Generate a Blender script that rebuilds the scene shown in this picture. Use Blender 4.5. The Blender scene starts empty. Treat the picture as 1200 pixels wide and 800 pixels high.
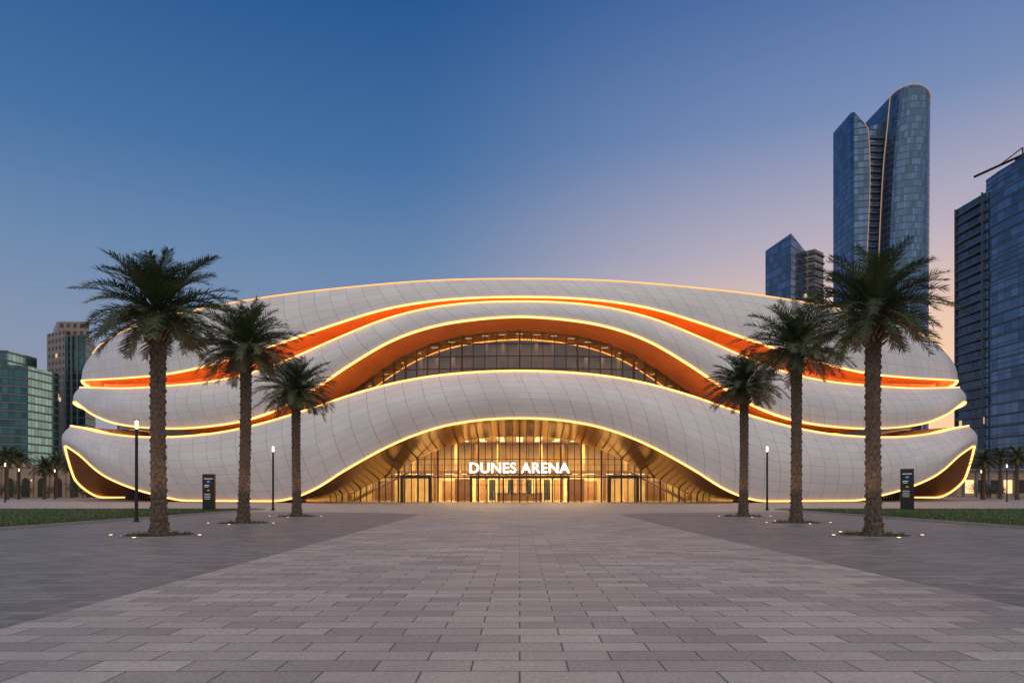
import bpy, math, random
from math import sin, cos, pi, radians, sqrt, atan2, floor
from mathutils import Vector, Matrix
random.seed(7)
S = bpy.context.scene
H = 1.7; F = 800.0; HY = 574.0; PX = 609.0

# ------------------------------------------------------------------ helpers
class MB:
    def __init__(s): s.v=[]; s.f=[]; s.m=[]; s.uv=[]
    def face(s, pts, m=0, uv=None):
        i=len(s.v); s.v+= [tuple(p) for p in pts]; s.f.append(tuple(range(i,i+len(pts)))); s.m.append(m)
        s.uv.append(uv or [(0,0)]*len(pts))
    def grid(s, rows, m=0, uvs=None, closed=False):
        i0=len(s.v); nr=len(rows); nc=len(rows[0])
        for r in rows: s.v += [tuple(p) for p in r]
        for r in range(nr-1):
            for c in range(nc-(0 if closed else 1)):
                c2=(c+1)%nc
                s.f.append((i0+r*nc+c, i0+r*nc+c2, i0+(r+1)*nc+c2, i0+(r+1)*nc+c)); s.m.append(m)
                if uvs:
                    s.uv.append([uvs[r][c],uvs[r][c2],uvs[r+1][c2],uvs[r+1][c]])
                else: s.uv.append([(0,0)]*4)
    def box(s, cx,cy,cz,sx,sy,sz,m=0,rot=0.0):
        c,n=cos(rot),sin(rot); P=[]
        for dz in (-.5,.5):
            for dx,dy in ((-.5,-.5),(.5,-.5),(.5,.5),(-.5,.5)):
                x=dx*sx; y=dy*sy
                P.append((cx+x*c-y*n, cy+x*n+y*c, cz+dz*sz))
        for q,w,h in (((0,1,5,4),sx,sz),((1,2,6,5),sy,sz),((2,3,7,6),sx,sz),((3,0,4,7),sy,sz),((3,2,1,0),sx,sy),((4,5,6,7),sx,sy)):
            s.face([P[k] for k in q],m,[(0,0),(w,0),(w,h),(0,h)])
    def cyl(s,cx,cy,z0,z1,r0,r1,m=0,n=16,cap=True):
        A=[(cx+r0*cos(2*pi*k/n),cy+r0*sin(2*pi*k/n),z0) for k in range(n)]
        B=[(cx+r1*cos(2*pi*k/n),cy+r1*sin(2*pi*k/n),z1) for k in range(n)]
        s.grid([A,B],m,closed=True)
        if cap: s.face(B,m); s.face(A[::-1],m)
    def prism(s,poly,z0,z1,m=0,mt=None,u0=0):
        n=len(poly); u=u0
        zt = z1 if callable(z1) else (lambda x,y:z1)
        for k in range(n):
            a=poly[k]; b=poly[(k+1)%n]; L=sqrt((a[0]-b[0])**2+(a[1]-b[1])**2)
            za,zb=zt(*a),zt(*b)
            s.face([(a[0],a[1],z0),(b[0],b[1],z0),(b[0],b[1],zb),(a[0],a[1],za)],m,[(u,z0),(u+L,z0),(u+L,zb),(u,za)])
            u+=L
        s.face([(p[0],p[1],zt(*p)) for p in poly], m if mt is None else mt)
    def tube(s,pts,rad,m=0,n=4):
        rows=[]
        for k,p in enumerate(pts):
            p=Vector(p); a=Vector(pts[max(0,k-1)]); b=Vector(pts[min(len(pts)-1,k+1)])
            t=(b-a).normalized(); up=Vector((0,0,1)) if abs(t.z)<.9 else Vector((1,0,0))
            x=t.cross(up).normalized(); y=x.cross(t)
            r=rad[k] if isinstance(rad,(list,tuple)) else rad
            rows.append([p+x*r*cos(2*pi*j/n)+y*r*sin(2*pi*j/n) for j in range(n)])
        s.grid(rows,m,closed=True)
    def build(s,name,mats,parent=None,smooth=False,loc=(0,0,0)):
        me=bpy.data.meshes.new(name); me.from_pydata(s.v,[],s.f)
        for mt in mats: me.materials.append(mt)
        me.polygons.foreach_set('material_index',s.m)
        me.polygons.foreach_set('use_smooth',[smooth]*len(s.f))
        ul=me.uv_layers.new(name='UVMap'); flat=[]
        for q in s.uv:
            for a in q: flat+= [a[0],a[1]]
        ul.data.foreach_set('uv',flat)
        me.update()
        o=bpy.data.objects.new(name,me); S.collection.objects.link(o); o.location=loc
        if parent: o.parent=parent
        return o
def empty(name,loc=(0,0,0)):
    o=bpy.data.objects.new(name,None); S.collection.objects.link(o); o.location=loc; return o

def new_mat(name):
    m=bpy.data.materials.new(name); m.use_nodes=True; nt=m.node_tree
    return m,nt,nt.nodes['Principled BSDF']
def simple(name,col,rough=.5,metal=0,emit=None,es=0,noise=0,nscale=3):
    m,nt,p=new_mat(name)
    p.inputs['Base Color'].default_value=(*col,1); p.inputs['Roughness'].default_value=rough; p.inputs['Metallic'].default_value=metal
    if emit: p.inputs['Emission Color'].default_value=(*emit,1); p.inputs['Emission Strength'].default_value=es
    if noise:
        tc=nt.nodes.new('ShaderNodeTexCoord'); n=nt.nodes.new('ShaderNodeTexNoise'); n.inputs['Scale'].default_value=nscale; n.inputs['Detail'].default_value=6
        nt.links.new(tc.outputs['Object'],n.inputs['Vector'])
        mx=nt.nodes.new('ShaderNodeMix'); mx.data_type='RGBA'
        mx.inputs[6].default_value=(*[c*(1-noise) for c in col],1); mx.inputs[7].default_value=(*[min(1,c*(1+noise)) for c in col],1)
        r=nt.nodes.new('ShaderNodeMapRange'); r.inputs[1].default_value=.3; r.inputs[2].default_value=.7
        nt.links.new(n.outputs['Fac'],r.inputs[0]); nt.links.new(r.outputs[0],mx.inputs[0]); nt.links.new(mx.outputs[2],p.inputs['Base Color'])
    return m
def emis(name,col,st):
    m=bpy.data.materials.new(name); m.use_nodes=True; nt=m.node_tree; nt.nodes.clear()
    e=nt.nodes.new('ShaderNodeEmission'); e.inputs[0].default_value=(*col,1); e.inputs[1].default_value=st
    o=nt.nodes.new('ShaderNodeOutputMaterial'); nt.links.new(e.outputs[0],o.inputs[0]); return m
def math_node(nt,op,a,b=None,c=None):
    n=nt.nodes.new('ShaderNodeMath'); n.operation=op
    for k,x in enumerate((a,b,c)):
        if x is None: continue
        if isinstance(x,(int,float)): n.inputs[k].default_value=x
        else: nt.links.new(x,n.inputs[k])
    return n.outputs[0]
def mix_rgb(nt,fac,a,b):
    n=nt.nodes.new('ShaderNodeMix'); n.data_type='RGBA'
    for k,x in ((0,fac),(6,a),(7,b)):
        if isinstance(x,(tuple,list)): n.inputs[k].default_value=(*x,1)
        elif isinstance(x,(int,float)): n.inputs[k].default_value=x
        else: nt.links.new(x,n.inputs[k])
    return n.outputs[2]

def paving(name,c1,c2,w,h,mort,rot=0,rough=.55):
    m,nt,p=new_mat(name)
    tc=nt.nodes.new('ShaderNodeTexCoord'); mp=nt.nodes.new('ShaderNodeMapping'); mp.inputs['Rotation'].default_value=(0,0,rot)
    nt.links.new(tc.outputs['Object'],mp.inputs[0])
    b=nt.nodes.new('ShaderNodeTexBrick'); nt.links.new(mp.outputs[0],b.inputs['Vector'])
    b.inputs['Scale'].default_value=1; b.inputs['Brick Width'].default_value=w; b.inputs['Row Height'].default_value=h
    b.inputs['Mortar Size'].default_value=mort; b.inputs['Mortar Smooth'].default_value=.3
    b.inputs['Color1'].default_value=(*c1,1); b.inputs['Color2'].default_value=(*c2,1)
    b.inputs['Mortar'].default_value=(c1[0]*.26,c1[1]*.24,c1[2]*.23,1)
    n=nt.nodes.new('ShaderNodeTexNoise'); n.inputs['Scale'].default_value=.35; n.inputs['Detail'].default_value=8; n.inputs['Roughness'].default_value=.65
    nt.links.new(tc.outputs['Object'],n.inputs['Vector'])
    n2=nt.nodes.new('ShaderNodeTexNoise'); n2.inputs['Scale'].default_value=22; n2.inputs['Detail'].default_value=5
    nt.links.new(tc.outputs['Object'],n2.inputs['Vector'])
    r=nt.nodes.new('ShaderNodeMapRange'); r.inputs[1].default_value=.3; r.inputs[2].default_value=.7; r.inputs[3].default_value=.78; r.inputs[4].default_value=1.15
    nt.links.new(n.outputs['Fac'],r.inputs[0])
    r2=nt.nodes.new('ShaderNodeMapRange'); r2.inputs[1].default_value=.3; r2.inputs[2].default_value=.7; r2.inputs[3].default_value=.80; r2.inputs[4].default_value=1.14
    nt.links.new(n2.outputs['Fac'],r2.inputs[0])
    k=math_node(nt,'MULTIPLY',r.outputs[0],r2.outputs[0])
    vm=nt.nodes.new('ShaderNodeVectorMath'); vm.operation='SCALE'
    nt.links.new(b.outputs['Color'],vm.inputs[0]); nt.links.new(k,vm.inputs['Scale'])
    nt.links.new(vm.outputs[0],p.inputs['Base Color'])
    rr=nt.nodes.new('ShaderNodeMapRange'); rr.inputs[1].default_value=.3; rr.inputs[2].default_value=.7; rr.inputs[3].default_value=rough-.15; rr.inputs[4].default_value=rough+.15
    nt.links.new(n.outputs['Fac'],rr.inputs[0]); nt.links.new(rr.outputs[0],p.inputs['Roughness'])
    bp=nt.nodes.new('ShaderNodeBump'); bp.inputs['Strength'].default_value=.5; bp.inputs['Distance'].default_value=.01
    hh=math_node(nt,'SUBTRACT',n2.outputs['Fac'],math_node(nt,'MULTIPLY',b.outputs['Fac'],1.0))
    nt.links.new(hh,bp.inputs['Height']); nt.links.new(bp.outputs[0],p.inputs['Normal'])
    return m

def facade(name,glass,frame,fh,mw,lit=.03,span=.28,mull=.1,metal=.75,rough=.12,litcol=(1,.62,.3),lits=.8):
    """curtain wall: v=height in m, u=perimeter in m"""
    m,nt,p=new_mat(name)
    uv=nt.nodes.new('ShaderNodeUVMap'); sp=nt.nodes.new('ShaderNodeSeparateXYZ'); nt.links.new(uv.outputs[0],sp.inputs[0])
    U=math_node(nt,'DIVIDE',sp.outputs[0],mw); V=math_node(nt,'DIVIDE',sp.outputs[1],fh)
    fu=math_node(nt,'FRACT',U); fv=math_node(nt,'FRACT',V)
    a=math_node(nt,'LESS_THAN',fv,span); b=math_node(nt,'LESS_THAN',fu,mull); fr=math_node(nt,'MAXIMUM',a,b)
    cu=math_node(nt,'FLOOR',U); cv=math_node(nt,'FLOOR',V)
    cb=nt.nodes.new('ShaderNodeCombineXYZ'); nt.links.new(cu,cb.inputs[0]); nt.links.new(cv,cb.inputs[1])
    wn=nt.nodes.new('ShaderNodeTexWhiteNoise'); nt.links.new(cb.outputs[0],wn.inputs['Vector'])
    g=mix_rgb(nt,wn.outputs['Value'],tuple(x*.65 for x in glass),tuple(x*1.25 for x in glass))
    col=mix_rgb(nt,fr,g,frame)
    nt.links.new(col,p.inputs['Base Color'])
    inv=math_node(nt,'SUBTRACT',1.0,fr)
    nt.links.new(math_node(nt,'MULTIPLY',inv,metal),p.inputs['Metallic'])
    nt.links.new(math_node(nt,'MULTIPLY_ADD',fr,.4,rough),p.inputs['Roughness'])
    l=math_node(nt,'GREATER_THAN',wn.outputs['Value'],1-lit)
    l=math_node(nt,'MULTIPLY',math_node(nt,'MULTIPLY',l,inv),lits)
    p.inputs['Emission Color'].default_value=(*litcol,1); nt.links.new(l,p.inputs['Emission Strength'])
    return m

# ------------------------------------------------------------------ materials
def shell_mat():
    m,nt,p=new_mat('white_panels')
    uv=nt.nodes.new('ShaderNodeUVMap')
    b=nt.nodes.new('ShaderNodeTexBrick'); nt.links.new(uv.outputs[0],b.inputs['Vector'])
    b.offset=.0; b.inputs['Scale'].default_value=1; b.inputs['Brick Width'].default_value=1; b.inputs['Row Height'].default_value=1
    b.inputs['Mortar Size'].default_value=.013; b.inputs['Mortar Smooth'].default_value=.2
    b.inputs['Color1'].default_value=(.81,.79,.775,1); b.inputs['Color2'].default_value=(.74,.72,.705,1); b.inputs['Mortar'].default_value=(.34,.325,.32,1)
    tc=nt.nodes.new('ShaderNodeTexCoord'); n=nt.nodes.new('ShaderNodeTexNoise'); n.inputs['Scale'].default_value=.15; n.inputs['Detail'].default_value=5
    nt.links.new(tc.outputs['Object'],n.inputs['Vector'])
    r=nt.nodes.new('ShaderNodeMapRange'); r.inputs[1].default_value=.3; r.inputs[2].default_value=.7; r.inputs[3].default_value=.90; r.inputs[4].default_value=1.03
    nt.links.new(n.outputs['Fac'],r.inputs[0])
    vm=nt.nodes.new('ShaderNodeVectorMath'); vm.operation='SCALE'; nt.links.new(b.outputs['Color'],vm.inputs[0]); nt.links.new(r.outputs[0],vm.inputs['Scale'])
    nt.links.new(vm.outputs[0],p.inputs['Base Color']); p.inputs['Roughness'].default_value=.32
    bp=nt.nodes.new('ShaderNodeBump'); bp.inputs['Strength'].default_value=.25; bp.inputs['Distance'].default_value=.02; bp.invert=True
    nt.links.new(b.outputs['Fac'],bp.inputs['Height']); nt.links.new(bp.outputs[0],p.inputs['Normal'])
    return m
M_shell=shell_mat()
M_roof=simple('roof_membrane',(.4,.4,.4),.7,noise=.15)
M_led=emis('led_line',(1,.45,.12),3.2)
M_led_thin=emis('led_line_thin',(1,.50,.17),1.5)
M_cove=emis('cove_light',(1,.32,.06),9)
M_lip=emis('added_lip_glow',(1,.36,.07),22)  # added glow ribbon hidden behind the lip LEDs, brightens the soffit edge
M_soffit=simple('orange_soffit',(.58,.23,.085),.4,emit=(1,.20,.02),es=.02,noise=.12,nscale=.4)  # faint orange self-glow put into the panels, standing in for recess light
M_copper=simple('copper_soffit',(.30,.17,.085),.14,metal=.75,emit=(1,.3,.05),es=.015)  # slight orange glow built into the material; the soffit is no lamp
M_dark=simple('dark_metal',(.03,.03,.032),.4,metal=.5)
M_frame=simple('mullion',(.05,.05,.052),.4,metal=.6)
def glass_mat(name,tint,base,kf):
    m=bpy.data.materials.new(name); m.use_nodes=True; nt=m.node_tree; nt.nodes.clear()
    t=nt.nodes.new('ShaderNodeBsdfTransparent'); t.inputs[0].default_value=(*tint,1)
    g=nt.nodes.new('ShaderNodeBsdfGlossy'); g.inputs['Roughness'].default_value=.02
    fr=nt.nodes.new('ShaderNodeFresnel'); fr.inputs[0].default_value=1.5
    k=math_node(nt,'MULTIPLY_ADD',fr.outputs[0],kf,base)
    mx=nt.nodes.new('ShaderNodeMixShader'); nt.links.new(k,mx.inputs[0]); nt.links.new(t.outputs[0],mx.inputs[1]); nt.links.new(g.outputs[0],mx.inputs[2])
    o=nt.nodes.new('ShaderNodeOutputMaterial'); nt.links.new(mx.outputs[0],o.inputs[0]); return m
M_glass=glass_mat('clear_glass',(.88,.88,.84),.015,.7)
M_upglass=glass_mat('tinted_glass',(.55,.60,.66),.07,.9)
M_lobby=simple('lobby_wall',(.62,.45,.24),.5,noise=.2,nscale=.6)
M_lobbyfloor=simple('lobby_floor',(.4,.36,.3),.2)
M_wood=simple('lobby_wood',(.20,.10,.045),.4,noise=.2)
M_downl=emis('lobby_lamp',(1,.72,.36),6)
M_white=emis('sign_letters',(1,.97,.92),2.6)
M_warm=emis('lamp_glow',(1,.66,.32),7)
M_ground_l=emis('ground_light',(1,.62,.28),5)

# ------------------------------------------------------------------ ARENA
A0,B0,YC=84.0,50.0,135.0
def E(phi,d): 
    return ((A0-d)*sin(phi), YC-(B0-d)*cos(phi))
def hermite(tab):
    xs=[t[0] for t in tab]; ys=[t[1] for t in tab]; n=len(xs); m=[]
    for i in range(n):
        if i==0: m.append(0.0)
        elif i==n-1: m.append((ys[-1]-ys[-2])/(xs[-1]-xs[-2]))
        else: m.append((ys[i+1]-ys[i-1])/(xs[i+1]-xs[i-1]))
    def f(x):
        x=abs(x)
        if x>=xs[-1]: return ys[-1]
        i=0
        while xs[i+1]<x: i+=1
        h=xs[i+1]-xs[i]; t=(x-xs[i])/h
        return (2*t**3-3*t*t+1)*ys[i]+(t**3-2*t*t+t)*h*m[i]+(-2*t**3+3*t*t)*ys[i+1]+(t**3-t*t)*h*m[i+1]
    return f
TAB={
'R':(4.5,[(0,327),(100,329),(200,337),(300,349),(400,368),(460,387),(490,403),(501,415)]),
'AL':(2.8,[(0,347),(60,348.5),(110,353),(160,362),(210,377),(260,394),(310,411),(360,426),(410,437),(460,442),(514,445)]),
'BT':(2.6,[(0,353.5),(60,355.5),(110,362),(160,375),(210,395),(260,417),(310,436),(360,447),(410,452),(460,455),(514,454)]),
'BL':(1.6,[(0,370),(50,373),(100,381),(150,398),(200,427),(240,454),(280,477),(320,491),(370,499),(420,501),(470,496),(500,485),(520,470)]),
'CT':(1.2,[(0,435),(50,436.5),(100,441),(150,450),(200,464),(250,481),(300,496),(350,507),(400,512),(450,512),(490,507),(510,502),(527,499)]),
'CL':(0.3,[(0,489),(50,491.5),(100,501),(150,520),(200,547),(230,565),(260,578),(300,587.5),(340,590),(400,588),(435,580),(465,569),(495,551),(515,533),(531,522)])}
STEP=0.5; NP=361
Z={}
for k,(d,tab) in TAB.items():
    f=hermite(tab); best=0; im=0; arr=[]
    for i in range(NP):
        ph=radians(i*STEP); x,y=E(ph,d); u=F*x/y
        if u>best: best=u; im=i
    for i in range(NP):
        j=i
        if k!='CL' and i>180: j=360-i
        if j>im: j=im
        x,y=E(radians(j*STEP),d); z=H+(HY-f(F*x/y))*y/F
        if k=='CL':
            z=max(z,.3)
            if i>im:
                t=min(1,(i*STEP-im*STEP)/20.0); z=.3+(z-.3)*(0.5+0.5*cos(pi*t))
        arr.append(z)
    for _ in range(4):
        arr=[arr[0]]+[(arr[i-1]+2*arr[i]+arr[i+1])/4 for i in range(1,NP-1)]+[arr[-1]]
    Z[k]=arr
def DD(k,i):
    d=TAB[k][0]
    if k=='CL':
        z=Z['CL'][i]; d+= 2.2*max(0,1-z/4.0)**1.5
    return d
LOOP=[(i if i<=360 else 720-i, radians(i*STEP), i) for i in range(720)]
def sp(i,ph,d,z):
    x,y=E(ph,d); return (x,y,z)
arena=empty('arena_building')
SC=[]; s_acc=0; prev=None
for a,ph,i in LOOP:
    x,y=E(ph,0)
    if prev: s_acc+=sqrt((x-prev[0])**2+(y-prev[1])**2)
    prev=(x,y); SC.append(s_acc)
def shell(name,kt,kb,bulge,rows):
    mb=MB(); R=[]; UV=[]; NV=10
    for r in range(NV+1):
        t=r/NV; row=[]; uvr=[]
        for q,(a,ph,i) in enumerate(LOOP+[LOOP[0]]):
            zt,zb=Z[kt][a],Z[kb][a]
            d=DD(kt,a)*(1-t)+DD(kb,a)*t-bulge*sin(pi*t)*min(1,(zt-zb)/6)
            row.append(sp(a,ph,d,zt+(zb-zt)*t))
            s=SC[q] if q<720 else SC[-1]+.7
            uvr.append((s/2.4+ (1-t)*1.1, (1-t)*rows))
        R.append(row); UV.append(uvr)
    mb.grid(R,0,UV); return mb.build(name,[M_shell],arena,True)
shell('upper_shell','R','AL',.6,5)
shell('middle_shell','BT','BL',1.0,6)
shell('lower_shell','CT','CL',1.4,8)
mb=MB(); R=[]
for t in (0,.15,.4,.7,.98):
    R.append([ (E(ph,4.5)[0]*(1-t), YC+(E(ph,4.5)[1]-YC)*(1-t), Z['R'][a]*(1-t)+29.5*t-.02) for a,ph,i in LOOP])
mb.grid(R,0,closed=True); mb.build('roof',[M_roof],arena,True)
def ribbon(name,fa,fb,mat,n=3,smooth=True,arch=0.0):
    mb=MB(); R=[]
    for k in range(n+1):
        t=k/n; row=[]
        for a,ph,i in LOOP:
            d0,z0=fa(a); d1,z1=fb(a)
            row.append(sp(a,ph,d0+(d1-d0)*t,z0+(z1-z0)*t+arch*sin(pi*t**.6)))
        R.append(row)
    mb.grid(R,0,closed=True); return mb.build(name,[mat],arena,smooth)
def zin_A(a): return max(Z['AL'][a]-.5,Z['BT'][a]-.05)
def zin_B(a): return max(Z['BL'][a]-.35,Z['CT'][a]-.1)
def zin_C(a): 
    f=min(1,max(0,(Z['CL'][a]-.3)/5)); return max(Z['CL'][a]-1.5*f,.05)
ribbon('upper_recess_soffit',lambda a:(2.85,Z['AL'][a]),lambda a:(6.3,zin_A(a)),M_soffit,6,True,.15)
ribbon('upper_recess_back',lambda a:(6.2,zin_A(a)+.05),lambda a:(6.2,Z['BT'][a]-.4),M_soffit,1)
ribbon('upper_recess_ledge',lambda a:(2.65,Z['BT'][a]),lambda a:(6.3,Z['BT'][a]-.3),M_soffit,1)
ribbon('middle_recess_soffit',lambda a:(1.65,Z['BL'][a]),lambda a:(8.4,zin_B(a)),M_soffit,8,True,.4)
ribbon('middle_terrace',lambda a:(1.25,Z['CT'][a]),lambda a:(13,Z['CT'][a]-.6),M_roof,1)
ribbon('entrance_soffit',lambda a:(DD('CL',a)+.05,Z['CL'][a]),lambda a:(10.0,zin_C(a)),M_copper,8,True,.12)
ribbon('upper_cove_lamp',lambda a:(4.3,Z['BT'][a]+.0),lambda a:(4.5,Z['BT'][a]-.02),M_cove,1)
ribbon('middle_cove_lamp',lambda a:(2.2,Z['CT'][a]+.02),lambda a:(2.5,Z['CT'][a]+.02),M_cove,1)
ribbon('upper_lip_added_glow',lambda a:(3.03,Z['AL'][a]-.03),lambda a:(3.03,Z['AL'][a]-.15),M_lip,1)  # added emitters, out of sight behind the LED boxes
ribbon('middle_lip_added_glow',lambda a:(1.88,Z['BL'][a]-.04),lambda a:(1.88,Z['BL'][a]-.19),M_lip,1)
def led(name,k,dz,hh,mat,dd=-.1,dep=.12):
    mb=MB(); rows=[]
    for (do,zo) in ((dd,-hh),(dd,hh),(dep,hh),(dep,-hh),(dd,-hh)):
        rows.append([sp(a,ph,DD(k,a)+do,Z[k][a]+dz+zo) for a,ph,i in LOOP])
    mb.grid(rows,0,closed=True); mb.build(name,[mat],arena,True)
led('roof_edge_led','R',.05,.07,M_led_thin)
led('upper_lip_led','AL',-.09,.08,M_led,-.1,.2)
led('middle_top_led','BT',.08,.065,M_led)
led('middle_lip_led','BL',-.12,.09,M_led,-.1,.25)
led('lower_top_led','CT',.1,.085,M_led)
led('lower_lip_led','CL',-.1,.085,M_led,-.1,.2)
ribbon('upper_glazing',lambda a:(8.3,Z['CT'][a]-.8),lambda a:(8.3,zin_B(a)+.2),M_upglass,1)
M_conc_w=simple('concourse_wall',(.34,.24,.16),.6,noise=.3,nscale=.3)
ribbon('concourse_back',lambda a:(13,Z['CT'][a]-.8),lambda a:(13,zin_B(a)+.2),M_conc_w,1)
ribbon('concourse_ceiling',lambda a:(8.25,zin_B(a)+.22),lambda a:(13,zin_B(a)+.22),M_conc_w,1)
mb=MB()
for k in range(-16,17):
    ph=radians(30)*k/16; a=min(360,int(round(abs(math.degrees(ph))/STEP)))
    if zin_B(a)-Z['CT'][a]>1.6:
        x,y=E(ph,10.6); rot=atan2((B0-10)*sin(ph),(A0-10)*cos(ph)); mb.box(x,y,zin_B(a)+.1,.9,.06,.04,0,rot)
        x,y=E(ph,11.8); mb.box(x,y,(zin_B(a)+Z['CT'][a])/2,.45,.45,zin_B(a)-Z['CT'][a]+.6,1,rot)
mb.build('concourse_fittings',[emis('concourse_lamp',(1,.62,.30),2.2),M_conc_w],arena)
for x in (-13,0,13):
    l=bpy.data.lights.new('concourse_light','AREA'); l.shape='RECTANGLE'; l.size=10; l.size_y=1.5; l.energy=110; l.color=(1,.62,.32)
    ph=x/74.0; X_,Y_=E(ph,10.8); a=min(360,int(round(abs(math.degrees(ph))/STEP)))
    o=bpy.data.objects.new('concourse_light',l); S.collection.objects.link(o); o.location=(X_,Y_,zin_B(a)-.9); o.parent=arena
mb=MB()
def mull(mb,ph,d,z0,z1,w=.1,dep=.18,m=0):
    x,y=E(ph,d); rot=atan2((B0-d)*sin(ph),(A0-d)*cos(ph)); mb.box(x,y,(z0+z1)/2,w,dep,z1-z0,m,rot)
def idx(ph): return min(360,int(round(abs(math.degrees(ph))/STEP)))
def hrail(mb,d,z,p0,p1,w=.1,dep=.15,m=0,n=80):
    for k in range(n):
        a=p0+(p1-p0)*k/n; b=p0+(p1-p0)*(k+1)/n
        xa,ya=E(a,d); xb,yb=E(b,d); L=sqrt((xa-xb)**2+(ya-yb)**2)
        mb.box((xa+xb)/2,(ya+yb)/2,z,L,dep,w,m,atan2(yb-ya,xb-xa))
n=60
for k in range(-n//2,n//2+1):
    ph=radians(36)*k/(n/2); a=idx(ph)
    z0=Z['CT'][a]-.5; z1=zin_B(a)+.1
    if z1-z0>.8: mull(mb,ph,8.15,z0,z1,.22 if k%5==0 else .08,.2)
for z in (18.3,20.0,21.7):
    pm=0
    while pm<360 and zin_B(pm)>z: pm+=1
    hrail(mb,8.16,z,-radians(pm*STEP),radians(pm*STEP),.09,.14)
mb.build('upper_mullions',[M_frame],arena)
ribbon('lobby_glazing',lambda a:(9.8,.02),lambda a:(9.8,max(.3,zin_C(a)+.15)),M_glass,1)
mb=MB()
PH=radians(25)
for k in range(-34,35):
    ph=PH*k/34; a=idx(ph); z1=zin_C(a)
    if z1<.6: continue
    mull(mb,ph,9.7,0,z1,.20 if k%3==0 else .09,.2)
for z in (3.5,6.0):
    pm=0
    while pm<100 and zin_C(pm)>z: pm+=1
    hrail(mb,9.72,z,-radians(pm*STEP),radians(pm*STEP),.16 if z<4 else .09,.16)
for s in (-1,1):
    for k in range(50,92):
        ph=s*radians(k); a=idx(ph)
        z1=zin_C(a)
        if z1>.6: mull(mb,ph,9.7,0,z1,.14,.3)
mb.build('lobby_mullions',[M_frame],arena)
mb=MB()
yd=E(0,9.8)[1]-.35
for k in range(-6,7):
    mb.box(k*1.13,yd,1.7,.11 if k%2 else .2,.2,3.4,0)
mb.box(0,yd,3.5,13.9,.3,.34,0)
mb.box(0,yd,2.45,13.6,.1,.08,0)
for k in range(-6,6):
    mb.box((k+.5)*1.13+.38,yd-.1,1.15,.05,.06,.9,1)
for s in (-1,1):
    x=s*14.5; y=yd+1.0
    mb.box(x,y+.6,3.55,4.2,2.0,.4,0); mb.box(x-1.95,y+.6,1.7,.35,2.0,3.4,0); mb.box(x+1.95,y+.6,1.7,.35,2.0,3.4,0)
    mb.box(x,y+1.5,1.7,.1,.1,3.4,0)
mb.build('entrance_doors',[M_frame,simple('door_handle',(.6,.6,.6),.3,metal=1)],arena)
mb=MB(); XW=31
yb=E(0,9.8)[1]+16
mb.box(0,yb+.2,4.6,2*XW,.3,9.2,0)
mb.box(-XW,yb-6,4.6,.3,12,9.2,0); mb.box(XW,yb-6,4.6,.3,12,9.2,0)
mb.box(0,yb-7.2,9.35,2*XW,14.2,.2,0)
mb.box(0,yb-7.4,.03,2*XW,15.4,.04,1)
mb.box(0,yb-2.4,4.5,2*XW-1,4.4,.45,2)
for k in range(-9,10):
    if abs(k)<1: continue
    x=k*3.3; mb.box(x,yb-4.3,4.5,.5,.5,9.1,0 if k%2 else 2)
mb.box(0,yb-4.75,5.65,2*XW-1,.05,.06,3)
for k in range(-30,31): mb.box(k*1.0,yb-4.75,5.2,.04,.04,.9,3)
for s in (-1,1):
    for k in range(24):
        x=s*(16.5+k*.36); mb.box(x,yb-7.6,4.6-k*.19,.4,2.4,.2,1)
        if k%2==0: mb.box(x,yb-8.85,5.2-k*.19,.05,.05,1.0,3)
    a=Vector((s*16.5,yb-8.85,5.7)); b=Vector((s*25.1,yb-8.85,1.2)); mb.tube([a,b],.08,3)
    mb.tube([a-Vector((0,0,1.2)),b-Vector((0,0,1.2))],.22,2)
for x in (-22,-11,11,22):
    mb.box(x,yb-.1,1.6,3.0,.3,3.2,2)
for x in (-8.5,8.5): mb.box(x,yb-7,1.7,2.6,1.4,3.4,2)
mb.box(0,yb-5.2,.6,7,1.0,1.15,2)
mb.box(0,yb-5.2,1.2,7.3,1.2,.08,3)
for k in range(-4,5): mb.box(k*1.5,yb-.1,1.75,.9,.2,3.3,3 if k%2 else 2)
for k in range(-20,21):
    if k%2: mb.box(k*1.5,yb+.02,7.0,.12,.14,4.4,2)
for k in range(-10,11):
    for j in range(3):
        mb.box(k*2.8,yb-12.5+j*3.5,9.22,1.0,.12,.05,4)
    mb.box(k*2.8,yb-2.4,4.25,1.6,.2,.04,4)
mb.build('lobby_interior',[M_lobby,M_lobbyfloor,M_wood,M_dark,M_downl],arena)
for x in (-21,-7,7,21):
    l=bpy.data.lights.new('lobby_light','AREA'); l.shape='RECTANGLE'; l.size=11; l.size_y=7; l.energy=2900 if abs(x)<10 else 1700; l.color=(1,.62,.22)
    o=bpy.data.objects.new('lobby_light',l); S.collection.objects.link(o); o.location=(x,yb-9,9.0); o.parent=arena
    l=bpy.data.lights.new('lobby_light','AREA'); l.shape='RECTANGLE'; l.size=11; l.size_y=2; l.energy=1900 if abs(x)<10 else 450; l.color=(1,.70,.28)
    o=bpy.data.objects.new('lobby_light',l); S.collection.objects.link(o); o.location=(x,yb-2.4,4.1); o.parent=arena
ribbon('service_core',lambda a:(16,0),lambda a:(16,11) if a>56 else (16,0.01),simple('core_wall',(.05,.045,.04),.7),1,False)
cu=bpy.data.curves.new('dunes_arena_sign','FONT'); cu.body='DUNES ARENA'; cu.align_x='CENTER'; cu.size=2.2; cu.extrude=.08; cu.offset=.036; cu.space_character=1.06
so=bpy.data.objects.new('dunes_arena_sign',cu); S.collection.objects.link(so); so.rotation_euler=(pi/2,0,0); so.parent=arena
cu.materials.append(M_white); bpy.context.view_layer.update()
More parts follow.
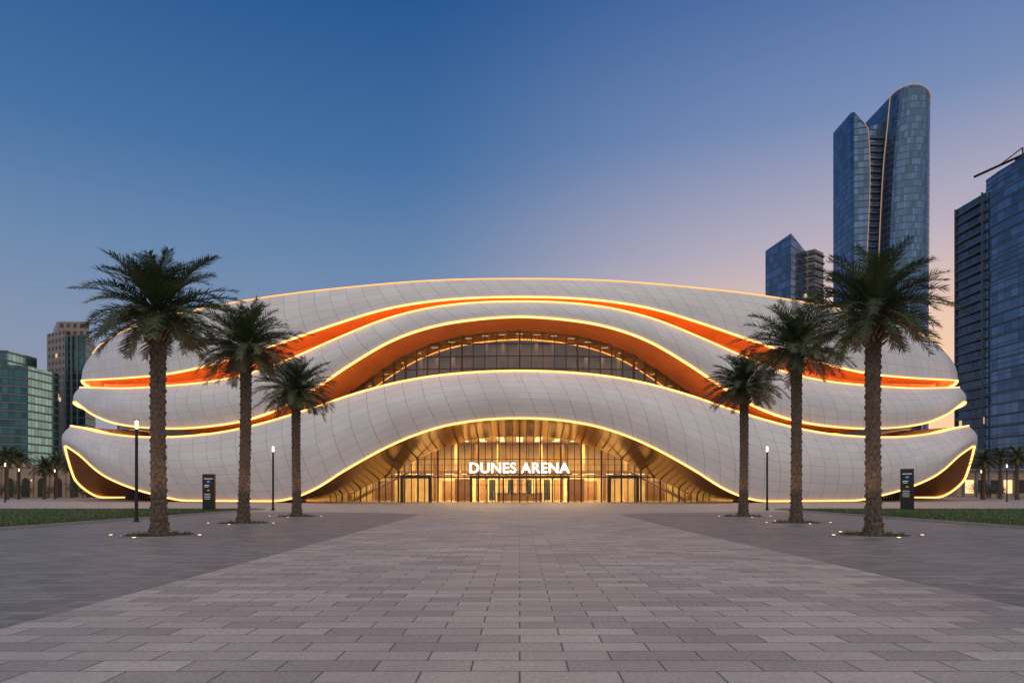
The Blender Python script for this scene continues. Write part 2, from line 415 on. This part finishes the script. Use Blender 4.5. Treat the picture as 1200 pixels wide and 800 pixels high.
w=so.dimensions.x; sc=13.8/w; so.scale=(sc,sc*1.0,1); so.location=(-.1,E(0,9.8)[1]-.75,4.1)
mb=MB(); mb.box(0,E(0,9.8)[1]-.55,3.95,14.6,.2,.12,0); mb.build('sign_rail',[M_dark],arena)

# ------------------------------------------------------------------ GROUND
def sheet(name,poly,z,mat):
    mb=MB(); mb.face([(x,y,z) for x,y in poly]); return mb.build(name,[mat])
M_pl=paving('paving_light',(.52,.455,.41),(.33,.285,.262),.92,.40,.011)
M_pd=paving('paving_dark',(.29,.258,.245),(.19,.168,.163),.62,.31,.009)
M_pf=paving('paving_forecourt',(.48,.42,.385),(.40,.35,.32),1.2,.6,.012)
sheet('ground',[(-3000,-300),(3000,-300),(3000,5000),(-3000,5000)],-.02,simple('ground_concrete',(.22,.2,.19),.8,noise=.2,nscale=.1))
sheet('plaza_paving',[(-22,-20),(22,-20),(22,60),(-22,60)],0,M_pd)
fl=[]
for k in range(13):
    t=k/12; fl.append((6.9+ 14*(1-cos(pi/2*t)), 46+7*sin(pi/2*t)))
left=[(-x,y) for x,y in fl]
cp=[(-6.0,-20),(7.9,-20),(6.9,30)]+fl+left[::-1]+[(-6.6,30)]
sheet('central_path',cp,.004,M_pl)
sheet('forecourt_paving',[(-95,59),(-60,59),(-22,59),(-22,53.01),(22,53.01),(22,59),(60,59),(95,59),(95,190),(-95,190)],.004,M_pf)
def grass_mat():
    m,nt,p=new_mat('grass'); tc=nt.nodes.new('ShaderNodeTexCoord')
    n=nt.nodes.new('ShaderNodeTexNoise'); n.inputs['Scale'].default_value=1.2; n.inputs['Detail'].default_value=10; n.inputs['Roughness'].default_value=.75
    nt.links.new(tc.outputs['Object'],n.inputs['Vector'])
    r=nt.nodes.new('ShaderNodeMapRange'); r.inputs[1].default_value=.35; r.inputs[2].default_value=.65; nt.links.new(n.outputs['Fac'],r.inputs[0])
    nt.links.new(mix_rgb(nt,r.outputs[0],(.035,.065,.014),(.075,.12,.025)),p.inputs['Base Color']); p.inputs['Roughness'].default_value=.9
    return m
M_grass=grass_mat(); M_kerb=simple('kerb_stone',(.35,.33,.31),.7,noise=.15)
for s in (-1,1):
    g=empty('lawn')
    mb=MB(); R=[]
    nx,ny=60,60
    for j in range(ny+1):
        R.append([(s*(22.2+ (i/nx)*60),-10+68.8*j/ny,.09+.03*random.random()) for i in range(nx+1)])
    mb.grid(R,0)
    for _ in range(16000):
        x=s*(22.25+random.random()**1.5*28); y=24+random.random()*34.5; h=.05+random.random()*.07; an=random.random()*pi
        dx=.03*cos(an); dy=.03*sin(an)
        mb.face([(x-dx,y-dy,.08),(x+dx,y+dy,.08),(x+random.uniform(-.03,.03),y,.1+h)],0)
    mb.build('turf',[M_grass],g)
    k=MB(); k.box(s*22.1,24.4,.06,.2,69.2,.12,0); k.box(s*52.1,58.95,.06,59.8,.2,.12,0); k.build('kerb',[M_kerb],g)

# ------------------------------------------------------------------ PALMS
M_bark=simple('palm_bark',(.135,.095,.07),.9,noise=.5,nscale=9)
M_leafA=simple('palm_leaf',(.045,.072,.03),.55,noise=.35,nscale=1.5)
M_leafB=simple('palm_leaf_light',(.10,.13,.05),.55,noise=.3,nscale=2)
M_dead=simple('palm_dry',(.19,.13,.07),.8,noise=.3,nscale=5)
M_soil=simple('soil',(.06,.05,.04),.95,noise=.3,nscale=5)
M_steel=simple('light_ring',(.4,.4,.4),.4,metal=1)
def palm(name,x0,y0,crown_z,R,seed,detail=1.0,lights=True,trunk_r=.27):
    rnd=random.Random(seed); mb=MB()
    nseg=28; nr=int(120*detail)+8; top=crown_z-.35
    lx,ly=rnd.uniform(-.12,.12),rnd.uniform(-.1,.1)
    rows=[]
    for r in range(nr+1):
        t=r/nr; z=t*top; base=trunk_r*(1.0+.35*math.exp(-z/.35)-.10*sin(pi*t)+.32*max(0,(t-.88)/.12))
        row=[]
        for k in range(nseg):
            th=2*pi*k/nseg
            q=abs(sin(3.5*th+z*7.5))*abs(sin(3.5*th-z*7.5))
            rr=base*(.86+.36*q+rnd.uniform(-.04,.04))
            row.append((lx*sin(t*2.2)+rr*cos(th),ly*t+rr*sin(th),z))
        rows.append(row)
    mb.grid(rows,0,closed=True)
    cx,cy=lx*sin(2.2),ly
    C=Vector((cx,cy,top))
    for k in range(int(70*detail)):
        th=k*2.399; z=top-.15-1.0*(k/70/detail if detail else 0)+rnd.uniform(-.05,.05)
        r0=trunk_r*1.15; d=Vector((cos(th),sin(th),.9)).normalized()
        p=Vector((cx+r0*cos(th),cy+r0*sin(th),z)); mb.tube([p,p+d*.26],[.055,.03],3,4)
    nf=int(92*detail)
    for k in range(nf):
        u=k/nf; el=radians(84-u**.85*118+rnd.uniform(-9,9)); az=k*2.39996+rnd.uniform(-.3,.3)
        L=R*(.88+.22*sin(pi*min(1,u*1.1)))*rnd.uniform(.8,1.14)
        droop=radians(rnd.uniform(35,80))*(1.0 if u<.75 else .65)
        pts=[]; p=C+Vector((cos(az)*.12,sin(az)*.12,.25*(1-u))); ns=12; dirs=[]
        twist=rnd.uniform(-.35,.35)
        for j in range(ns+1):
            t=j/ns; e=el-droop*t**1.5; a=az+twist*t
            d=Vector((cos(e)*cos(a),cos(e)*sin(a),sin(e))); dirs.append(d); pts.append(p.copy()); p=p+d*(L/ns)
        mb.tube(pts,[.034*(1-j/ns)+.007 for j in range(ns+1)],3 if u>.55 else 1,3)
        nl=int(50*(.6+.4*detail)); mat=1 if rnd.random()<.55 else 2
        if u>.94: mat=3
        for j in range(nl):
            t=.16+.84*j/nl; q=t*ns; i=min(ns-1,int(q)); w=q-i
            p=pts[i].lerp(pts[i+1],w); d=dirs[i].lerp(dirs[i+1],w).normalized()
            side=d.cross(Vector((0,0,1)))
            if side.length<.1: side=Vector((sin(az),-cos(az),0))
            side.normalize(); up=side.cross(d)
            ll=.58*R/2.9*(sin(pi*min(1,.12+.80*t))**.6)*rnd.uniform(.65,1.25)
            for sg in (-1,1):
                dd=(side*sg*.78+d*(.55+.5*t)+up*rnd.uniform(-.1,.6)).normalized()
                tip=p+dd*ll-Vector((0,0,.16*ll*rnd.random()))
                wv=d*(.022+.01*(1-detail)*4)
                mid=p+dd*ll*.5
                mb.face([p-wv*.6,mid-wv,tip,mid+wv,p+wv*.6],mat)
    mats=[M_bark,M_leafA,M_leafB,M_dead]
    if lights:
        mats+= [M_soil,M_steel,M_ground_l]
        n=24; mb.face([(1.25*cos(2*pi*k/n),1.25*sin(2*pi*k/n),.012) for k in range(n)],4)
        A=[(1.33*cos(2*pi*k/n),1.33*sin(2*pi*k/n),.03) for k in range(n)]; B=[(1.25*cos(2*pi*k/n),1.25*sin(2*pi*k/n),.03) for k in range(n)]; D=[(1.33*cos(2*pi*k/n),1.33*sin(2*pi*k/n),0) for k in range(n)]
        mb.grid([B,A,D],5,closed=True)
        for _ in range(70):
            a=rnd.random()*2*pi; r=rnd.uniform(.4,1.15); x=r*cos(a); y=r*sin(a)
            for q in range(4):
                an=rnd.random()*pi; mb.face([(x-.02*cos(an),y-.02*sin(an),.01),(x+.02*cos(an),y+.02*sin(an),.01),(x+rnd.uniform(-.1,.1),y+rnd.uniform(-.1,.1),rnd.uniform(.08,.2))],2)
        for sx,sy in ((-1.65,-.3),(1.65,-.3),(0,-1.7),(-.5,1.6)):
            mb.cyl(sx,sy,0,.04,.12,.12,5,12); mb.cyl(sx,sy,.04,.045,.06,.06,6,12)
    o=mb.build(name,mats,None,False,(x0,y0,.0))
    if lights:
        for sx in (-1.2,1.2):
            l=bpy.data.lights.new('palm_uplight','SPOT'); l.energy=170; l.color=(1,.66,.38); l.spot_size=radians(62); l.spot_blend=.5; l.shadow_soft_size=.08
            q=bpy.data.objects.new('palm_uplight',l); S.collection.objects.link(q); q.parent=o; q.location=(sx,-.9,.12)
            q.rotation_euler=Vector((-sx*.5,.4,3.6)).to_track_quat('-Z','Y').to_euler()
    return o
def at(px,Y): return (px-PX)/F*Y
def zz(py,Y): return H+(HY-py)*Y/F
for px,Y,cy,R,sd in ((187,25.7,358,2.65,1),(285,34.9,402,2.75,2),(348,43.9,453,2.55,3),(1024,25.7,358,2.65,4),(933,35.5,402,2.75,5),(871,43.9,447,2.5,6)):
    palm('palm_tree',at(px,Y),Y,zz(cy,Y),R,sd)
for px,Y,hh,sd in ((8,120,7.5,11),(22,135,8,12),(66,140,7.5,13),(84,150,7,14),(52,128,6,19),(1152,120,7,15),(1172,130,8,16),(1192,118,7.5,17),(1210,125,8,18)):
    palm('distant_palm_tree',at(px,Y),Y,hh,2.6,sd,.45,False)

# ------------------------------------------------------------------ LAMPS
def lamp(px,Y,h=5.6,power=60):
    o=empty('street_lamp',(at(px,Y),Y,0)); mb=MB()
    mb.cyl(0,0,0,.03,.2,.2,0); mb.cyl(0,0,.03,.25,.12,.11,0); mb.cyl(0,0,.25,h-.55,.085,.075,0)
    mb.cyl(0,0,h-.5,h-.06,.075,.075,1); mb.cyl(0,0,h-.55,h-.5,.12,.12,0); mb.cyl(0,0,h-.06,h,.12,.12,0)
    for k in range(4): mb.box(.1*cos(k*pi/2),.1*sin(k*pi/2),h-.28,.015,.015,.46,0)
    mb.box(0,-.09,.9,.1,.03,.35,0)
    mb.build('lamp_post',[M_dark,M_warm],o)
    if power:
        l=bpy.data.lights.new('lamp_light','POINT'); l.energy=power; l.color=(1,.68,.36); l.shadow_soft_size=.15
        q=bpy.data.objects.new('lamp_light',l); S.collection.objects.link(q); q.parent=o; q.location=(0,-.02,h+.25)
lamp(160,36.8,5.5); lamp(320,57,5.4); lamp(899,57,5.4)
lamp(6,95,5.5,0); lamp(22,120,5.5,0); lamp(64,125,5.5,0); lamp(1180,100,5.5,0); lamp(1150,130,5.5,0)

# ------------------------------------------------------------------ TOTEMS
M_sd=simple('sign_black',(.015,.015,.017),.25); M_sw=emis('sign_white',(.9,.9,.9),.6); M_sb=emis('sign_blue',(.1,.35,.9),.6); M_so=emis('sign_orange',(1,.35,.08),.6)
def totem(px,Y,h,w,rot):
    o=empty('information_sign',(at(px,Y),Y,.0)); o.rotation_euler=(0,0,rot); mb=MB()
    mb.box(0,0,.06,w+.2,.5,.12,0); mb.box(0,0,h/2+.1,w,.26,h-.04,0)
    f=-.134
    mb.box(0,f,h*.90,w*.7,.01,.05,1); mb.box(0,f,h*.82,w*.25,.01,.14,2)
    mb.box(-w*.12,f,h*.72,w*.4,.01,.05,1); mb.box(-w*.15,f,h*.68,w*.35,.01,.04,1); mb.box(0,f,h*.58,w*.2,.01,.08,3)
    for k in range(4): mb.box(-w*.08,f,h*(.48-.045*k),w*(.55-.08*(k%2)),.01,.03,1)
    mb.build('sign_body',[M_sd,M_sw,M_sb,M_so],o)
totem(245,54.5,2.9,.95,0); totem(1063,57,3.4,1.0,-.5)

# ------------------------------------------------------------------ TOWERS
M_blue=facade('tower_blue_glass',(.10,.18,.29),(.07,.11,.16),4.0,1.6,lit=.0,span=.16,mull=.12)
M_blue2=facade('tower_blue_glass_fine',(.11,.19,.30),(.05,.08,.12),3.8,3.0,lit=.0,span=.2,mull=.06)
M_conc=facade('tower_balcony',(.05,.06,.075),(.30,.27,.25),3.4,4.5,lit=.03,span=.35,mull=.16,metal=.3)
M_teal=facade('tower_teal_glass',(.045,.12,.13),(.06,.08,.08),3.6,2.2,lit=.005,span=.22,mull=.1)
M_beige=facade('tower_beige',(.05,.06,.07),(.28,.22,.18),3.6,3.2,lit=.02,span=.45,mull=.45,metal=.3)
M_darkf=facade('tower_dark',(.06,.10,.15),(.07,.09,.12),3.4,1.6,lit=.008,span=.3,mull=.08,metal=.7)
M_slab=simple('slab_edge',(.17,.19,.22),.5); M_cap=simple('tower_cap',(.1,.12,.15),.5)
M_tled=emis('tower_led',(1,.6,.38),.4)
tw=empty('tall_glass_tower'); Y=400.0
def X(px): return (px-PX)/F*Y
NL=48
def loftz(fn,topf,mat,name,extra=()):
    mb=MB(); rows=[]; uvs=[]
    for l in range(NL+1):
        z=235*l/NL; poly=fn(z); row=[];uv=[];u=0
        for q,p in enumerate(poly):
            zt=min(z,topf(p[0],p[1])); row.append((p[0],p[1],zt))
            if q: u+=sqrt((p[0]-poly[q-1][0])**2+(p[1]-poly[q-1][1])**2)
            uv.append((u,zt))
        rows.append(row); uvs.append(uv)
    mb.grid(rows,0,uvs); mb.face(rows[-1],1); mb.build(name,[mat,M_cap],tw,False)
    return rows
def zpy(py): return H+(HY-py)*Y/F
def leftedge(z):
    tab=hermite([(0,X(1024)),(zpy(390),X(1026)),(zpy(300),X(1027)),(zpy(200),X(1032)),(zpy(150),X(1037)),(zpy(117),X(1040))]); return tab(z)
def sail_r(z):
    xl=leftedge(z); xr=X(1082); P=[]
    n=18
    for k in range(n+1):
        t=k/n; x=xl+(xr-xl)*(.5-.5*cos(pi*t)); P.append((x,Y-15*sin(pi*t)**.8-3*(1-t)))
    P+=[(xr,Y+26),(xl,Y+26),P[0]]
    return P
r=loftz(sail_r,lambda x,y: zpy(117)-(max(0,(x-X(1040))/(X(1083)-X(1040)))**2)*7.0,M_blue,'round_sail')
mb=MB(); mb.tube([(row[0][0]-.2,row[0][1]-.3,row[0][2]) for row in r[10:]],.3,0); mb.tube([(p[0],p[1]-.3,p[2]+.3) for p in r[-1][:19]],.3,0)
def sail_l(z):
    xl=X(993); xr=hermite([(0,X(1003)),(zpy(390),X(1005)),(zpy(300),X(1007)),(zpy(220),X(1010)),(zpy(160),X(1008)),(zpy(137),X(1003))])(z)
    return [(xl,Y+18),(xl,Y-4),(xl+.6,Y-7),(xr,Y-9),(xr,Y+18),(xl,Y+18)]
r2=loftz(sail_l,lambda x,y:zpy(137)-(x-X(993))*1.6,M_blue2,'flat_sail')
mb.tube([(row[3][0]+.1,row[3][1]-.2,row[3][2]) for row in r2[10:]],.25,0)
mb.build('sail_edge_led',[M_tled],tw)
mb=MB(); mb.prism([(X(1000),Y+1),(X(1045),Y+1),(X(1045),Y+24),(X(1000),Y+24)],0,lambda x,y:zpy(156)+(x-X(1000))*.4,0,1)
z=4.0
while z<zpy(160):
    mb.box((X(1002)+X(1042))/2,Y+.6,z,X(1042)-X(1002),2,.5,2); z+=4.0
mb.build('recessed_body',[M_blue2,M_cap,M_slab],tw)

t2=empty('glass_office_tower'); Y=330.0
def zy(py): return H+(HY-py)*Y/F
mb=MB()
b=((927-PX)/F*(Y-4),Y-4); a=((897-PX)/F*(Y+14),Y+14); c=((947-PX)/F*(Y+10),Y+10); e=(c[0]-6,Y+36)
mb.prism([a,b,c,e],0,lambda x,y: zy(277)-abs(x-b[0])*.38,0,2)
a2=((940-PX)/F*(Y+4),Y+9.5); b2=((955-PX)/F*(Y+4),Y+4); c2=((965-PX)/F*(Y+10),Y+10)
mb.prism([a2,b2,c2,(c2[0],Y+30),(a2[0],Y+30)],0,zy(288),1,2)
mb.box((a2[0]+c2[0])/2,Y+18,zy(288)+1,8,8,2,2)
zq=6
while zq<zy(290):
    mb.prism([(a2[0],a2[1]-.6),(b2[0],b2[1]-.8),(c2[0]+.5,c2[1]-.5),(c2[0]+.5,c2[1]+1),(a2[0],a2[1]+1)],zq,zq+.5,3); zq+=3.6
mb.build('tower_body',[M_blue2,M_conc,M_cap,M_slab],t2)

t3=empty('residential_glass_tower'); mb=MB()
Htop=106
mb.prism([(161,252),(161.8,237),(175,237),(200,252)],0,Htop-1,0,2)
mb.prism([(161.9,237),(161.6,230),(162.2,221),(164,210),(168,196),(176,184),(205,184),(205,237)],0,lambda x,y:Htop+3.2,1,2)
zq=3.4
while zq<Htop-2:
    mb.box(160.9,244.5,zq,1.0,14.5,.3,3); 
    zq+=3.4
for yv in (237.2,251.8): mb.box(160.7,yv,Htop/2,.6,.35,Htop-2,3)
zq=3.4
while zq<Htop+3:
    for (p,q) in (((161.9,237),(161.6,230)),((161.6,230),(162.2,221)),((162.2,221),(164,210)),((164,210),(168,196))):
        L=sqrt((p[0]-q[0])**2+(p[1]-q[1])**2); mb.box((p[0]+q[0])/2,(p[1]+q[1])/2,zq,L,.4,.2,4,atan2(q[1]-p[1],q[0]-p[0]))
    zq+=3.4
mb.box(168,228,Htop+5,3,3,3.5,5); mb.tube([(169,228,Htop+8),(157,236,Htop+3.8)],.45,5,4); mb.tube([(168,228,Htop+10),(163,231,Htop+6)],.2,5,4); mb.tube([(168,228,Htop+6),(168,228,Htop+10)],.3,5,4)
mb.build('tower_body',[M_darkf,M_blue2,M_cap,simple('balcony_edge',(.08,.10,.13),.5),simple('fin',(.10,.14,.19),.3,metal=.6),M_dark],t3)

t4=empty('teal_glass_tower'); Y=330.0; mb=MB()
def XX(px,y): return (px-PX)/F*y
mb.prism([(XX(55,Y+8),Y+8),(XX(76,Y),Y),(XX(76,Y)+2,Y+20),(XX(55,Y+8),Y+28)],0,zy(387),1,2)
mb.prism([(XX(76,Y)+.02,Y-.5),(XX(100,Y-3),Y-3),(XX(110,Y+8),Y+8),(XX(108,Y+24),Y+24),(XX(76,Y),Y+24)],0,zy(394),0,2)
mb.prism([(XX(62,Y),Y+3),(XX(100,Y),Y+3),(XX(104,Y+12),Y+12),(XX(104,Y+22),Y+22),(XX(62,Y+22),Y+22)],zy(394),zy(375),1,2)
for k in range(4): mb.box(XX(76,Y)+1.5+k*3.0,Y-1.9,zy(394)/2,.4,1.0,zy(394),3)
mb.build('tower_body',[M_teal,M_beige,M_cap,M_slab],t4)
t5=empty('curved_glass_tower'); Y=300.0; mb=MB()
poly=[]
for k in range(13):
    t=k/12; poly.append((XX(-70,Y)+ (XX(33,Y)-XX(-70,Y))*t, Y-10*sin(pi*(.15+.85*t)**1)))
poly+=[(XX(33,Y),Y+20),(XX(-70,Y),Y+20)]
Y3=Y; mb.prism(poly,0,H+(HY-429)*Y3/F,0,1)
mb.prism([(XX(-60,Y),Y-4),(XX(15,Y),Y-3),(XX(15,Y),Y+15),(XX(-60,Y),Y+15)],50,H+(HY-412)*Y3/F,0,1)
zq=3.6
while zq<54:
    for k in range(12):
        p,q=poly[k],poly[k+1]; L=sqrt((p[0]-q[0])**2+(p[1]-q[1])**2); mb.box((p[0]+q[0])/2,(p[1]+q[1])/2-.3,zq,L,.9,.5,2,atan2(q[1]-p[1],q[0]-p[0]))
    zq+=3.6
mb.build('tower_body',[M_teal,M_cap,M_slab],t5)
t6=empty('apartment_block'); mb=MB(); Y=360.0
mb.prism([(XX(33,Y),Y),(XX(53,Y),Y),(XX(53,Y),Y+15),(XX(33,Y),Y+15)],0,H+(HY-500)*Y/F,0,1)
mb.prism([(XX(36,Y),Y+2),(XX(46,Y),Y+2),(XX(46,Y),Y+12),(XX(36,Y),Y+12)],20,H+(HY-492)*Y/F,0,1)
mb.build('block_body',[M_beige,M_cap],t6)
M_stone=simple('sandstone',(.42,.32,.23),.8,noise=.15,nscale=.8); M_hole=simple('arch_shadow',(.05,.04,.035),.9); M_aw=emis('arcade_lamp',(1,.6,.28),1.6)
ar=empty('arcade_building'); mb=MB(); Y=160.0; xa,xb=XX(-40,Y),XX(112,Y); hh=7.0
mb.box((xa+xb)/2,Y+6,hh/2,xb-xa,10,hh,0); mb.box((xa+xb)/2,Y+5.9,hh+.35,xb-xa+.6,10.6,.5,0)
n=int((xb-xa)/3.4)
for k in range(n):
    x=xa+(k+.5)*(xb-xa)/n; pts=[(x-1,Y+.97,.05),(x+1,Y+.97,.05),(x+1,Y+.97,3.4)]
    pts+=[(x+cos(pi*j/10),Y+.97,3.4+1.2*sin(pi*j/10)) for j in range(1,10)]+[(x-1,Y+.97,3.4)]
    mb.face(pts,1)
    mb.box(x+1.7,Y+.8,hh/2,.45,.4,hh,0)
    if k%3==0: mb.box(x+1.7,Y+.5,4.0,.18,.15,.35,2)
for k in range(n): mb.box(xa+(k+.5)*(xb-xa)/n,Y+1.3,hh+.95,1.6,.5,.7,0)
mb.build('arcade_body',[M_stone,M_hole,M_aw],ar)
pr=empty('podium_building'); mb=MB(); Y=175.0
mb.box(XX(1230,Y),Y+6,3.6,46,10,7.2,0)
mb.box(XX(1230,Y),Y+.7,6.9,46.6,1.2,.5,1)
for k in range(14): mb.box(XX(1230,Y)-21.5+k*3.3,Y+.8,3.4,.4,.5,6.6,1); mb.box(XX(1230,Y)-19.9+k*3.3,Y+.97,2.6,2.2,.06,3.4,2 if k%3 else 3)
mb.build('podium_body',[M_stone,M_slab,M_hole,M_aw],pr)
ct=empty('distant_city'); mb=MB(); rr=random.Random(5)
for k in range(90):
    px=rr.uniform(-300,1500); y=rr.uniform(600,1100); w=rr.uniform(14,40); h=rr.uniform(8,26)
    x=(px-PX)/F*y; mb.prism([(x,y),(x+w,y),(x+w,y+20),(x,y+20)],0,h,0 if rr.random()<.6 else 1,2)
mb.build('city_blocks',[M_beige,M_darkf,M_cap],ct)
mb=MB(); rr=random.Random(9)
for side in (-1,1):
    for k in range(26):
        px=rr.uniform(-60,118) if side<0 else rr.uniform(1140,1280); y=rr.uniform(140,158); x=(px-PX)/F*y; r0=rr.uniform(1.0,1.9)
        mb.tube([(x,y,0),(x,y,r0)],.12,1,5)
        for q in range(260):
            v=Vector((rr.gauss(0,1),rr.gauss(0,1),rr.gauss(0,1))).normalized()*r0*rr.uniform(.4,1); s=.16
            c=Vector((x,y,r0*1.3))+Vector((v.x*1.3,v.y,v.z*.8)); d1=Vector((rr.uniform(-s,s),rr.uniform(-s,s),rr.uniform(-s,s))); d2=Vector((rr.uniform(-s,s),rr.uniform(-s,s),rr.uniform(-s,s)))
            mb.face([c-d1,c+d2,c+d1],0)
mb.build('shrubs',[M_leafA,M_bark])

# ------------------------------------------------------------------ WORLD
w=bpy.data.worlds.new('World'); S.world=w; w.use_nodes=True; nt=w.node_tree; nt.nodes.clear()
def lin(c): 
    return tuple(((v/255)/12.92 if v/255<=.04045 else ((v/255+.055)/1.055)**2.4) for v in c)
geo=nt.nodes.new('ShaderNodeTexCoord'); sx=nt.nodes.new('ShaderNodeSeparateXYZ'); nt.links.new(geo.outputs['Generated'],sx.inputs[0])
def ramp(stops):
    r=nt.nodes.new('ShaderNodeValToRGB')
    el=r.color_ramp.elements
    while len(el)<len(stops): el.new(.5)
    for e,(p,c) in zip(el,stops): e.position=p; e.color=(*lin(c),1)
    nt.links.new(sx.outputs[2],r.inputs[0]); return r.outputs[0]
cl=ramp([(0,(172,160,165)),(.10,(150,152,170)),(.2,(130,147,175)),(.3,(106,136,174)),(.42,(70,113,163)),(.58,(38,86,144)),(1,(24,56,114))])
cr=ramp([(0,(252,204,152)),(.12,(248,208,168)),(.22,(232,198,178)),(.32,(184,174,190)),(.45,(118,140,182)),(.6,(66,102,160)),(1,(28,60,118))])
saz=radians(42)
dt=math_node(nt,'ADD',math_node(nt,'MULTIPLY',sx.outputs[0],sin(saz)),math_node(nt,'MULTIPLY',sx.outputs[1],cos(saz)))
hl=math_node(nt,'SQRT',math_node(nt,'MAXIMUM',math_node(nt,'SUBTRACT',1.0,math_node(nt,'MULTIPLY',sx.outputs[2],sx.outputs[2])),.0001))
ca=math_node(nt,'DIVIDE',dt,hl)
mr=nt.nodes.new('ShaderNodeMapRange'); mr.interpolation_type='SMOOTHSTEP'; mr.inputs[1].default_value=.60; mr.inputs[2].default_value=1.0; nt.links.new(ca,mr.inputs[0])
col=mix_rgb(nt,mr.outputs[0],cl,cr)
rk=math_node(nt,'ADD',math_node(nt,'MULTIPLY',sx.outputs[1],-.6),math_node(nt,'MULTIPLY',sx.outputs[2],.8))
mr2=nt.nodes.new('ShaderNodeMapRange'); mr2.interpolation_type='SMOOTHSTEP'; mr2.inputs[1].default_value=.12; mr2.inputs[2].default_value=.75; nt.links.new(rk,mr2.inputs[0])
col=mix_rgb(nt,mr2.outputs[0],col,(.74,.69,.70))  # bright dome added out of view, behind and overhead, to lift ambient light
sky=nt.nodes.new('ShaderNodeTexSky'); sky.sky_type='NISHITA'; sky.sun_disc=False; sky.sun_elevation=radians(1.0); sky.sun_rotation=saz
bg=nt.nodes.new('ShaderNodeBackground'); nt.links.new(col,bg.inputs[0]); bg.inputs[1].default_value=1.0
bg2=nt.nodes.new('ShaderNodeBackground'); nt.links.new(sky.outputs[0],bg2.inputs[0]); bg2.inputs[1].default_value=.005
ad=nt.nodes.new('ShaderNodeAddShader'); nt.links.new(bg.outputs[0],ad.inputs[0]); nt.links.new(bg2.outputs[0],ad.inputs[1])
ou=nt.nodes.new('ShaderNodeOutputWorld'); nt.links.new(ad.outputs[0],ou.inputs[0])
sl=bpy.data.lights.new('sun','SUN'); sl.energy=.25; sl.angle=radians(20); sl.color=(1,.75,.6)
so2=bpy.data.objects.new('sun',sl); S.collection.objects.link(so2); so2.rotation_euler=Vector((-sin(saz),-cos(saz),-.12)).to_track_quat('-Z','Y').to_euler()

# ------------------------------------------------------------------ CAMERA
cam=bpy.data.cameras.new('camera'); co=bpy.data.objects.new('camera',cam); S.collection.objects.link(co)
cam.sensor_width=36; cam.lens=24; cam.shift_x=-9/1200; cam.shift_y=174/1200; cam.clip_end=6000; cam.clip_start=.1
co.location=(0,0,H); co.rotation_euler=(pi/2,0,0); S.camera=co
S.view_settings.view_transform='Standard'; S.view_settings.look='None'; S.view_settings.exposure=0
